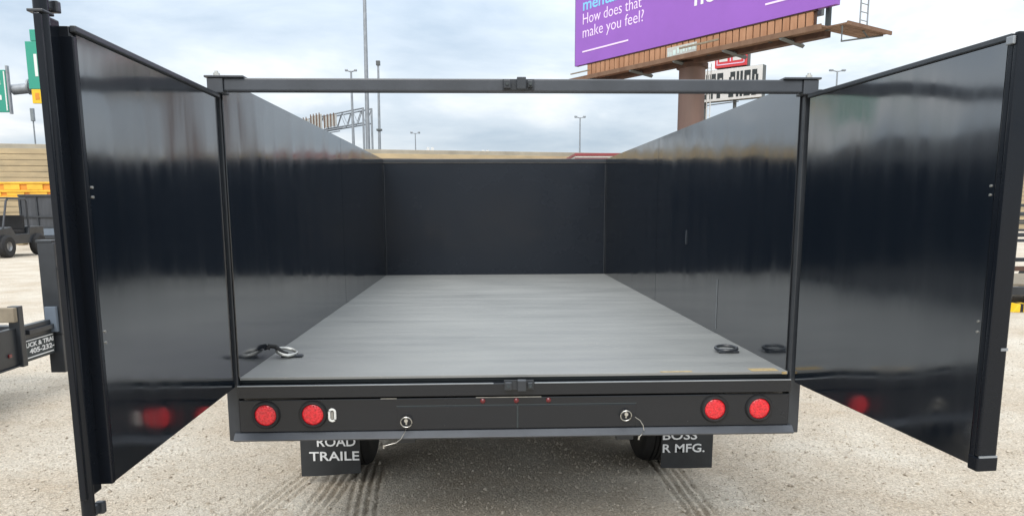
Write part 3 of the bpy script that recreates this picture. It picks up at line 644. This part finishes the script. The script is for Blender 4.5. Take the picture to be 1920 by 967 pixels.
# small road signs on the barrier
for x, y, h, lab in ((-3.55, 46.6, 0.75, 'pair of small posts on the highway barrier beside the lamp pole'), (0.0, 47.3, 0.62, 'small sign posts on the highway barrier further along')):
    t = thing('road_marker', lab, 'marker', (x, y, 4.79))
    for dx in (0, 0.28): bx('post', 'galvanised', t, dx-0.05, dx+0.05, -0.03, 0.03, 0, h+0.1*dx, bevel=0.005); bx('plate', 'sign_white', t, dx-0.09, dx+0.09, -0.05, -0.031, h-0.25, h, bevel=0.004)
# sign gantry
GA = thing('sign_gantry', 'grey lattice sign gantry across the highway with white sign backs', 'gantry', (-11.15, 70, 4.79))
gd = Vector((-0.62, 0.785, 0))
def gp(s, z, off=0): return gd*s+Vector((0.785*off, 0.62*off, z-4.79))
for off in (0, 0.9):
    bm = bmesh.new(); cyl(bm, gp(0, 4.79, off), gp(0, 11.0, off), 0.10, n=10); obj('gantry_post', bm, 'galvanised', GA, smooth=True)
    bm = bmesh.new(); cyl(bm, gp(17, 4.79, off), gp(17, 11.0, off), 0.10, n=10); obj('gantry_post', bm, 'galvanised', GA, smooth=True)
    for z in (9.62, 10.95):
        bm = bmesh.new(); cyl(bm, gp(0, z, off), gp(17, z, off), 0.075, n=8); obj('chord', bm, 'galvanised', GA, smooth=True)
    for k in range(17):
        bm = bmesh.new(); a, b = (9.62, 10.95) if k % 2 else (10.95, 9.62); cyl(bm, gp(k, a, off), gp(k+1, b, off), 0.04, n=6); obj('brace', bm, 'galvanised', GA)
bm = bmesh.new(); cyl(bm, gp(3, 9.35, -0.6), gp(13, 9.35, -0.6), 0.06, n=6); cyl(bm, gp(3, 9.05, -0.9), gp(13, 9.05, -0.9), 0.06, n=6); obj('walkway', bm, 'galvanised', GA)
gr = math.atan2(gd.y, gd.x)
for s0, s1, z0, z1 in ((4.9, 7.6, 9.75, 10.85), (8.0, 10.6, 9.70, 11.15), (11.0, 13.6, 9.8, 11.0)):
    bm = bmesh.new(); a, b = gp(s0, z0, -0.15), gp(s1, z1, -0.15); c2 = gp(s1, z0, -0.15); d2 = gp(s0, z1, -0.15); nn = Vector((0.785, 0.62, 0))*0.06
    v1 = [bm.verts.new(p) for p in (a, c2, b, d2)]; v2 = [bm.verts.new(p-nn) for p in (a, c2, b, d2)]
    bm.faces.new(v1); bm.faces.new(v2[::-1])
    for i in range(4): bm.faces.new((v1[i], v1[(i+1) % 4], v2[(i+1) % 4], v2[i]))
    sb = obj('sign_back', bm, 'pale_plate', GA)
    for k in range(4):
        s = s0+(s1-s0)*(k+0.5)/4; bm = bmesh.new(); cyl(bm, gp(s, z0-0.1, -0.3), gp(s, z1+0.15, -0.3), 0.055, n=6); obj('stiffener', bm, 'rust_brown', sb)

# green signs on a cantilever arm (upper left)
GS = thing('highway_sign', 'green highway signs on a grey pipe arm with a yellow exit panel', 'road sign', (-24.0, 44.0, 4.79))
k_ = 47.16/41.16
def gsp(x, z): return x*k_, 1.632+(z-1.632)*k_-4.79
def gpan(name, m, x0, x1, z0, z1, y0, y1, par, bev=0.02):
    a, b = gsp(x0+0.149, z0), gsp(x1+0.149, z1); return bx(name, m, par, a[0]-0.149+24.0, b[0]-0.149+24.0, y0, y1, a[1], b[1], bevel=bev)
p1 = gpan('sign_panel', 'sign_green', -27.6, -24.46, 6.62, 8.72, -0.15, 0, GS)
gpan('sign_edge', 'galvanised', -24.459, -24.36, 6.55, 8.95, -0.12, 0.10, p1)
for z in (7.35, 8.1): gpan('sign_line', 'sign_white', -27.0, -24.75, z-0.12, z+0.12, -0.17, -0.151, p1, 0)
gpan('sign_border', 'sign_white', -24.56, -24.50, 6.7, 8.65, -0.17, -0.151, p1, 0)
p2 = gpan('sign_panel', 'sign_green', -23.33, -22.3, 7.78, 10.12, -0.15, 0, GS)
gpan('exit_panel', 'sign_yellow', -23.22, -22.3, 7.06, 7.76, -0.16, 0, GS)
gpan('exit_mark', 'orange_paint', -23.05, -22.85, 7.25, 7.58, -0.175, -0.161, p2, 0)
gpan('sign_line', 'sign_white', -22.95, -22.80, 8.4, 9.5, -0.17, -0.151, p2, 0)
gpan('tab_panel', 'sign_green', -23.05, -22.4, 10.14, 10.7, -0.15, 0, GS)
a, b = gsp(-24.4+0.149, 7.80), gsp(-21.0+0.149, 8.15)
bm = bmesh.new(); cyl(bm, (a[0]-0.149+24, 0.35, a[1]), (b[0]-0.149+24, 0.35, b[1]), 0.30, n=20); obj('pipe_arm', bm, 'galvanised', GS, smooth=True)
a = gsp(-23.55+0.149, 7.95); bm = bmesh.new(); cyl(bm, (a[0]-0.149+24, 0.35, a[1]), (a[0]-0.149+24.10, 0.35, a[1]), 0.46, n=24); obj('pipe_flange', bm, 'galvanised', GS, smooth=True)
b = gsp(-21.0+0.149, 8.15); bm = bmesh.new(); cyl(bm, (b[0]-0.149+24, 0.35, 0), (b[0]-0.149+24, 0.35, b[1]+0.4), 0.36, n=20); obj('sign_post', bm, 'galvanised', GS, smooth=True)

# ------------------------------------------------------------------ yard machines on the far left
UT = thing('utility_vehicle', 'black utility vehicle with a roll bar frame and big tyres', 'vehicle', (-17.22, 24.6, 0), R(-90))
bm = bmesh.new(); prism(bm, [(-1.4, 0.45), (1.35, 0.45), (1.45, 0.75), (1.30, 0.98), (0.55, 1.06), (0.35, 0.80), (-0.45, 0.80), (-0.5, 1.05), (-1.4, 1.05)], -0.62, 0.62)
bmesh.ops.rotate(bm, verts=bm.verts[:], cent=(0, 0, 0), matrix=Matrix.Rotation(R(90), 3, 'X')); obj('body', bm, 'black_satin', UT, bevel=0.03)
bx('seat', 'black_rubber', UT, -0.42, 0.05, -0.5, 0.5, 0.80, 0.95, bevel=0.03); bx('seat_back', 'black_rubber', UT, -0.45, -0.30, -0.5, 0.5, 0.95, 1.45, bevel=0.03)
for y in (-0.6, 0.6):
    bm = bmesh.new(); tube(bm, [(-0.5, y, 1.04), (-0.48, y, 1.96), (-0.38, y, 2.03), (0.55, y, 2.03), (0.68, y, 1.95), (1.0, y, 1.0)], 0.035, 8); obj('roll_bar', bm, 'black_satin', UT, smooth=True)
bx('roof', 'black_satin', UT, -0.45, 0.65, -0.62, 0.62, 2.04, 2.08, bevel=0.015)
bx('bumper_guard', 'galvanised', UT, 1.46, 1.50, -0.35, 0.35, 0.5, 0.75, bevel=0.02)
for x in (-0.95, 0.95):
    for y in (-0.62, 0.62):
        bm = bmesh.new(); lathe(bm, [(0.16, -0.12), (0.32, -0.14), (0.385, -0.10), (0.40, 0.0), (0.385, 0.10), (0.32, 0.14), (0.16, 0.12)], (x, y, 0.395), (0, 1, 0), 28); w_ = obj('tyre', bm, 'black_rubber', UT, smooth=True)
        bm = bmesh.new(); lathe(bm, [(0.17, -0.11), (0.14, -0.05), (0.0, -0.04)], (x, y, 0.395), (0, 1, 0), 20); lathe(bm, [(0.17, 0.11), (0.14, 0.05), (0.0, 0.04)], (x, y, 0.395), (0, 1, 0), 20); obj('rim', bm, 'rim_grey', w_, smooth=True)
DT = thing('parked_dump_trailer', 'charcoal high sided trailer with ribbed rear gate parked before the retaining wall', 'trailer', (-18.15, 29, 0))
bx('tub', 'charcoal_paint', DT, -1.03, 1.03, 0.05, 4.5, 0.5, 2.24, bevel=0.02)
tgate = bx('tail_gate', 'charcoal_paint', DT, -1.04, 1.04, 0.0, 0.049, 0.47, 2.27, bevel=0.01)
for z, h in ((2.22, 0.09), (1.36, 0.07), (0.93, 0.05), (0.51, 0.08)): bx('gate_rib', 'black_satin', tgate, -1.04, 1.04, -0.06, -0.001, z-h/2, z+h/2, bevel=0.008)
for x in (-1.0, -0.33, 0.33, 1.0): bx('gate_rib', 'black_satin', tgate, x-0.04, x+0.04, -0.05, -0.001, 0.56, 2.16, bevel=0.008)
bx('latch_panel', 'blue_grey', tgate, -0.75, 0.45, -0.03, -0.001, 0.60, 0.90, bevel=0.01)
for x in (-0.78, 0.78):
    for y in (1.3, 2.2):
        bm = bmesh.new(); lathe(bm, [(0.2, -0.1), (0.31, -0.11), (0.36, -0.08), (0.37, 0.0), (0.36, 0.08), (0.31, 0.11), (0.2, 0.1), (0, 0.06)], (x, y, 0.365), (1, 0, 0), 28); obj('wheel', bm, 'black_rubber', DT, smooth=True)
bx('frame', 'black_satin', DT, -0.5, 0.5, 0.3, 5.5, 0.36, 0.499, bevel=0.01)
YB = thing('yellow_beam', 'long yellow steel beam of framed panels standing on posts before the wall', 'beam', (-26.5, 33.2, 0))
bx('beam_core', 'orange_paint', YB, 0, 9.5, -0.12, 0.12, 2.25, 2.86, bevel=0.01)
for z in (2.235, 2.50, 2.875): bx('beam_rail', 'yellow_paint', YB, -0.02, 9.52, -0.20, -0.121, z-0.045, z+0.045, bevel=0.01)
for k in range(9):
    x = 0.15+k*1.04; bx('panel', 'yellow_paint', YB, x, x+0.72, -0.17, -0.1205, 2.555, 2.82, bevel=0.02); bx('panel', 'yellow_paint', YB, x+0.1, x+0.9, -0.165, -0.1205, 2.29, 2.445, bevel=0.02)
for x in (0.4, 8.9): bx('post', 'yellow_paint', YB, x-0.1, x+0.1, -0.1, 0.1, 0, 2.245, bevel=0.01); bx('foot', 'yellow_paint', YB, x-0.3, x+0.3, -0.3, 0.3, 0, 0.05, bevel=0.01)
LB = thing('stone_rubble', 'small heap of tan rubble at the foot of the retaining wall', 'rubble', (-21.7, 34.0, 0))
for k in range(14):
    bm = bmesh.new(); r = 0.12+0.16*random.random(); bmesh.ops.create_icosphere(bm, subdivisions=1, radius=r)
    for v in bm.verts: v.co *= 0.75+0.5*random.random()
    o = obj('stone', bm, 'wall_block', LB, loc=(random.uniform(-0.9, 0.9), random.uniform(-0.5, 0.5), r*0.55+(0.2 if k > 9 else 0)))
# red semi trailer whose top shows above the front wall
RT = thing('semi_trailer', 'dark red box trailer whose roof edge shows above the black front wall', 'trailer', (5.35, 31.0, 0))
bx('box_body', 'trailer_red', RT, -1.30, 1.30, 0, 13.0, 1.15, 3.86, bevel=0.02)
bx('roof_rail', 'trailer_red', RT, -1.32, 1.32, -0.05, 13.02, 3.93, 4.06, bevel=0.02); bx('roof_panel', 'pale_plate', RT, -1.29, 1.29, -0.02, 13.0, 3.861, 3.929, bevel=0)
for x0, x1 in ((-1.22, -0.01), (0.01, 1.22)):
    d_ = bx('rear_door', 'trailer_red', RT, x0, x1, -0.04, -0.001, 1.25, 3.80, bevel=0.01)
    bm = bmesh.new(); cyl(bm, ((x0+x1)/2, -0.07, 1.25), ((x0+x1)/2, -0.07, 3.78), 0.02, n=8); obj('lock_bar', bm, 'galvanised', d_)
for y in (1.4, 2.7):
    for x in (-0.98, 0.98):
        bm = bmesh.new(); lathe(bm, [(0.28, -0.14), (0.45, -0.15), (0.50, -0.1), (0.51, 0), (0.50, 0.1), (0.45, 0.15), (0.28, 0.14), (0, 0.1)], (x, y, 0.505), (1, 0, 0), 28); obj('wheel', bm, 'black_rubber', RT, smooth=True)
bx('chassis', 'black_satin', RT, -0.5, 0.5, 0.3, 12, 0.85, 1.149, bevel=0.01)
bx('landing_leg', 'black_satin', RT, -0.6, 0.6, 10.2, 10.35, 0.0, 0.849, bevel=0.01)

# ------------------------------------------------------------------ billboard
A_ = Vector((4.909, 38.442, 0)); E_ = Vector((0.5448, -0.8386, 0)); NB_ = Vector((0.8386, 0.5448, 0))     # NB_ points behind the face
BANG = math.atan2(E_.y, E_.x)
BB = thing('billboard', 'purple billboard on a brown steel column with wooden slat skirt and catwalk', 'billboard', (A_.x, A_.y, 0), BANG)
# local: x = along face, y = behind the face (local +y is left of u = NB_), z = up
face = bx('face_panel', 'purple_vinyl', BB, 0, 15.06, 0, 0.25, 9.1, 13.4, bevel=0.01)
bx('face_edge', 'sign_grey', face, -0.04, -0.001, 0.01, 0.28, 9.1, 13.4, bevel=0.005)
bx('face_sill', 'dark_brown', face, 0.9, 14.2, 0.03, 0.22, 9.05, 9.099, bevel=0.005)
bx('skirt_backing', 'dark_brown', BB, 0.9, 14.2, 0.125, 0.15, 8.40, 9.045, bevel=0)
def bbt(body, x, z, h, wdt, m, bold):
    o = text('lettering', body, h/0.7, m, face, Matrix.Identity(4), extrude=0.004, bold=bold)
    me = o.data; c = np.empty(len(me.vertices)*3, np.float32); me.vertices.foreach_get('co', c); c = c.reshape(-1, 3); lo, hi = c.min(0), c.max(0); d = c.copy()
    d[:, 0] = x+(c[:, 0]-lo[0])/(hi[0]-lo[0])*wdt; d[:, 2] = z+c[:, 1]; d[:, 1] = -0.006-c[:, 2]
    me.vertices.foreach_set('co', d.ravel()); me.update()
bbt('mental', 0.62, 11.79, 0.58, 2.55, 'cyan_print', 0.012); bbt('health', 3.42, 11.79, 0.58, 2.3, 'cyan_print', 0.012); bbt('How does that', 0.62, 11.10, 0.55, 4.28, 'lilac_print', -0.004)
bbt('make you feel?', 0.62, 10.43, 0.55, 4.44, 'lilac_print', -0.004); bbt('heal', 8.18, 10.47, 0.85, 1.9, 'white_print', 0.02)
bx('underline', 'lilac_print', face, 0.60, 4.03, -0.012, -0.001, 9.70, 9.775, bevel=0); bx('underline', 'lilac_print', face, 11.92, 14.4, -0.012, -0.001, 9.70, 9.775, bevel=0)
for k in range(38):
    x = 0.95+k*0.347
    bx('skirt_slat', 'cedar', BB, x, x+0.292, 0.05, 0.085+0.02*((k*5) % 3), 8.42+0.015*((k*7) % 3), 9.045, bevel=0.006)
pp = bx('name_plate', 'pale_plate', BB, 6.60, 8.36, 0.01, 0.048, 8.50, 8.93, bevel=0.006)
for k, (x, wd_, z0, z1) in enumerate(((6.70, 0.05, 8.55, 8.74), (6.83, 0.05, 8.53, 8.72), (6.98, 0.16, 8.56, 8.78), (7.24, 0.10, 8.60, 8.84), (7.44, 0.06, 8.58, 8.86), (7.56, 0.12, 8.62, 8.82), (7.76, 0.07, 8.60, 8.88), (7.92, 0.14, 8.64, 8.86), (8.15, 0.05, 8.62, 8.90), (8.25, 0.05, 8.60, 8.84))):
    bx('worn_print', 'mint_print', pp, x, x+wd_, 0.004, 0.0095, z0, z1, bevel=0)
for k in range(3): bx('catwalk_plank', 'rust_brown', BB, -0.7, 14.75, -0.36+k*0.24, -0.36+k*0.24+0.23, 8.32, 8.38, bevel=0.006)
bx('catwalk_edge', 'rust_brown', BB, -0.7, 14.75, -0.42, -0.365, 8.22, 8.42, bevel=0.006)
bx('spine_beam', 'dark_brown', BB, 0.3, 14.4, 0.40, 0.80, 8.12, 8.40, bevel=0.01)
bx('handrail_bar', 'weathered_wood', BB, 0.1, 1.6, -0.40, -0.34, 8.62, 8.68, bevel=0.006); bx('handrail_bar', 'weathered_wood', BB, 7.7, 9.9, -0.40, -0.34, 8.66, 8.74, bevel=0.006)
for x in (1.6, 4.6, 7.4, 10.2, 13.0): 
    bm = bmesh.new(); cyl(bm, (x, -0.40, 8.22), (x, 1.1, 8.08), 0.095, n=4); obj('outrigger', bm, 'sign_grey', BB)
for x in (2.2, 5.4, 8.8, 12.0, 14.55): bx('face_stanchion', 'sign_black', BB, x-0.08, x+0.08, 0.26, 0.42, 8.30, 13.2, bevel=0.01)
for k in range(4): bx('end_platform_plank', 'rust_brown', BB, 14.40+k*0.28, 14.66+k*0.28, 0.05, 3.0, 8.33, 8.39, bevel=0.006)
bx('end_platform_edge', 'rust_brown', BB, 15.53, 15.60, 0.0, 3.05, 8.28, 8.42, bevel=0.006)
bm = bmesh.new(); tube(bm, [(15.3, 0.1, 8.30), (15.3, 0.1, 7.75), (15.3, 2.9, 8.29)], 0.035, 6); cyl(bm, (15.3, 1.5, 8.3), (15.3, 1.9, 8.08), 0.03, n=6); obj('platform_brace', bm, 'sign_grey', BB)
bm = bmesh.new()
for y in (1.0, 1.5): cyl(bm, (15.45, y, 8.35), (15.45, y, 13.4), 0.03, n=8)
for k in range(16): cyl(bm, (15.45, 1.0, 8.6+k*0.3), (15.45, 1.5, 8.6+k*0.3), 0.018, n=6)
obj('ladder', bm, 'galvanised', BB)
face2 = bx('rear_face_panel', 'sign_grey', BB, 0, 12.6, 2.85, 3.05, 9.6, 13.4, bevel=0.01)
colp = Vector((9.68, 32.75, 0))-A_; cl_ = (colp.dot(E_), colp.dot(NB_))
bm = bmesh.new(); cyl(bm, (cl_[0], cl_[1], 0), (cl_[0], cl_[1], 8.02), 0.60, n=40); obj('column', bm, 'column_brown', BB, smooth=True)
bm = bmesh.new(); cyl(bm, (cl_[0], cl_[1], 8.0), (cl_[0], cl_[1], 8.20), 0.72, n=40); obj('column_collar', bm, 'dark_brown', BB, smooth=True)
# ladder and conduit up the right side of the column
dv = Vector((0.98, -0.2, 0)).normalized(); lc = Vector((9.68, 32.75, 0))+dv*0.70-A_
bm = bmesh.new(); l2 = Vector((-dv.y, dv.x, 0))
def loc_(p, z): return (p.dot(E_), p.dot(NB_), z)
for s in (0.0, 0.16): p = lc+dv*s; cyl(bm, loc_(p, 0.6), loc_(p, 8.2), 0.022, n=8)
for k in range(25): cyl(bm, loc_(lc, 0.8+k*0.3), loc_(lc+dv*0.16, 0.8+k*0.3), 0.016, n=6)
obj('column_ladder', bm, 'white_paint', BB)

# ------------------------------------------------------------------ store pylon sign behind the column
S0 = Vector((12.849, 42.0, 0)); SE = (Vector((15.5, 39.64, 0))-S0).normalized(); sang = math.atan2(SE.y, SE.x)
PS = thing('pylon_sign', 'white pylon sign lettered TUFF SHED with a red door emblem above', 'sign', (S0.x, S0.y, 0), sang)
board = bx('sign_board', 'sign_white', PS, -1.15, 3.55, 0, 0.05, 7.74, 9.47, bevel=0.01)
bx('cabinet', 'sign_grey', PS, -1.17, 3.57, 0.051, 0.50, 7.72, 9.49, bevel=0.01)
G = {'T': ['#####', '#.#.#', '..#..', '..#..', '.###.'], 'U': ['##.##', '##.##', '##.##', '##.##', '.###.'],
     'F': ['#####', '##..#', '####.', '##...', '###..'], 'S': ['.####', '##..#', '.###.', '#..##', '####.'],
     'H': ['##.##', '##.##', '#####', '##.##', '##.##'], 'E': ['#####', '##..#', '####.', '##..#', '#####'], 'D': ['####.', '##.##', '##.##', '##.##', '####.']}
u = -0.45; cw, ch = 0.073, 0.278
for chh in 'TUFF SHED':
    if chh == ' ': u += 0.27; continue
    bm = bmesh.new()
    for r_, row in enumerate(G[chh]):
        c0 = 0
        while c0 < 5:
            if row[c0] == '#':
                c1 = c0
                while c1 < 5 and row[c1] == '#': c1 += 1
                zt_ = 9.27-r_*ch; box(bm, u+c0*cw, u+c1*cw, -0.012, -0.0005, zt_-ch, zt_); c0 = c1
            else: c0 += 1
    obj('letter', bm, 'sign_black', board); u += 0.45
em = bx('emblem', 'sign_red', PS, 0.72, 2.60, 0.0, 0.14, 9.56, 11.2, bevel=0.01); bx('emblem_cabinet', 'sign_grey', PS, 0.76, 2.64, 0.141, 0.5, 9.54, 11.22, bevel=0.01)
for x0, x1, z0, z1 in ((0.83, 0.88, 9.70, 11.1), (2.44, 2.49, 9.70, 11.1), (0.83, 2.49, 9.70, 9.75), (1.63, 1.69, 9.86, 11.1)): bx('emblem_line', 'lilac_print', em, x0, x1, -0.014, -0.0005, z0, z1, bevel=0)
for x0, x1 in ((0.98, 1.48), (1.80, 2.30)): bx('emblem_pane', 'sign_white', em, x0, x1, -0.010, -0.0005, 9.88, 11.05, bevel=0)
for x in (0.1, 1.9):
    bm = bmesh.new(); cyl(bm, (x, 0.28, 0), (x, 0.28, 7.72), 0.10, n=12); obj('pylon', bm, 'sign_grey', PS, smooth=True)
bm = bmesh.new(); cyl(bm, (-1.1, 0.1, 7.5), (2.2, 0.1, 7.62), 0.03, n=6); obj('conduit', bm, 'sign_grey', PS)
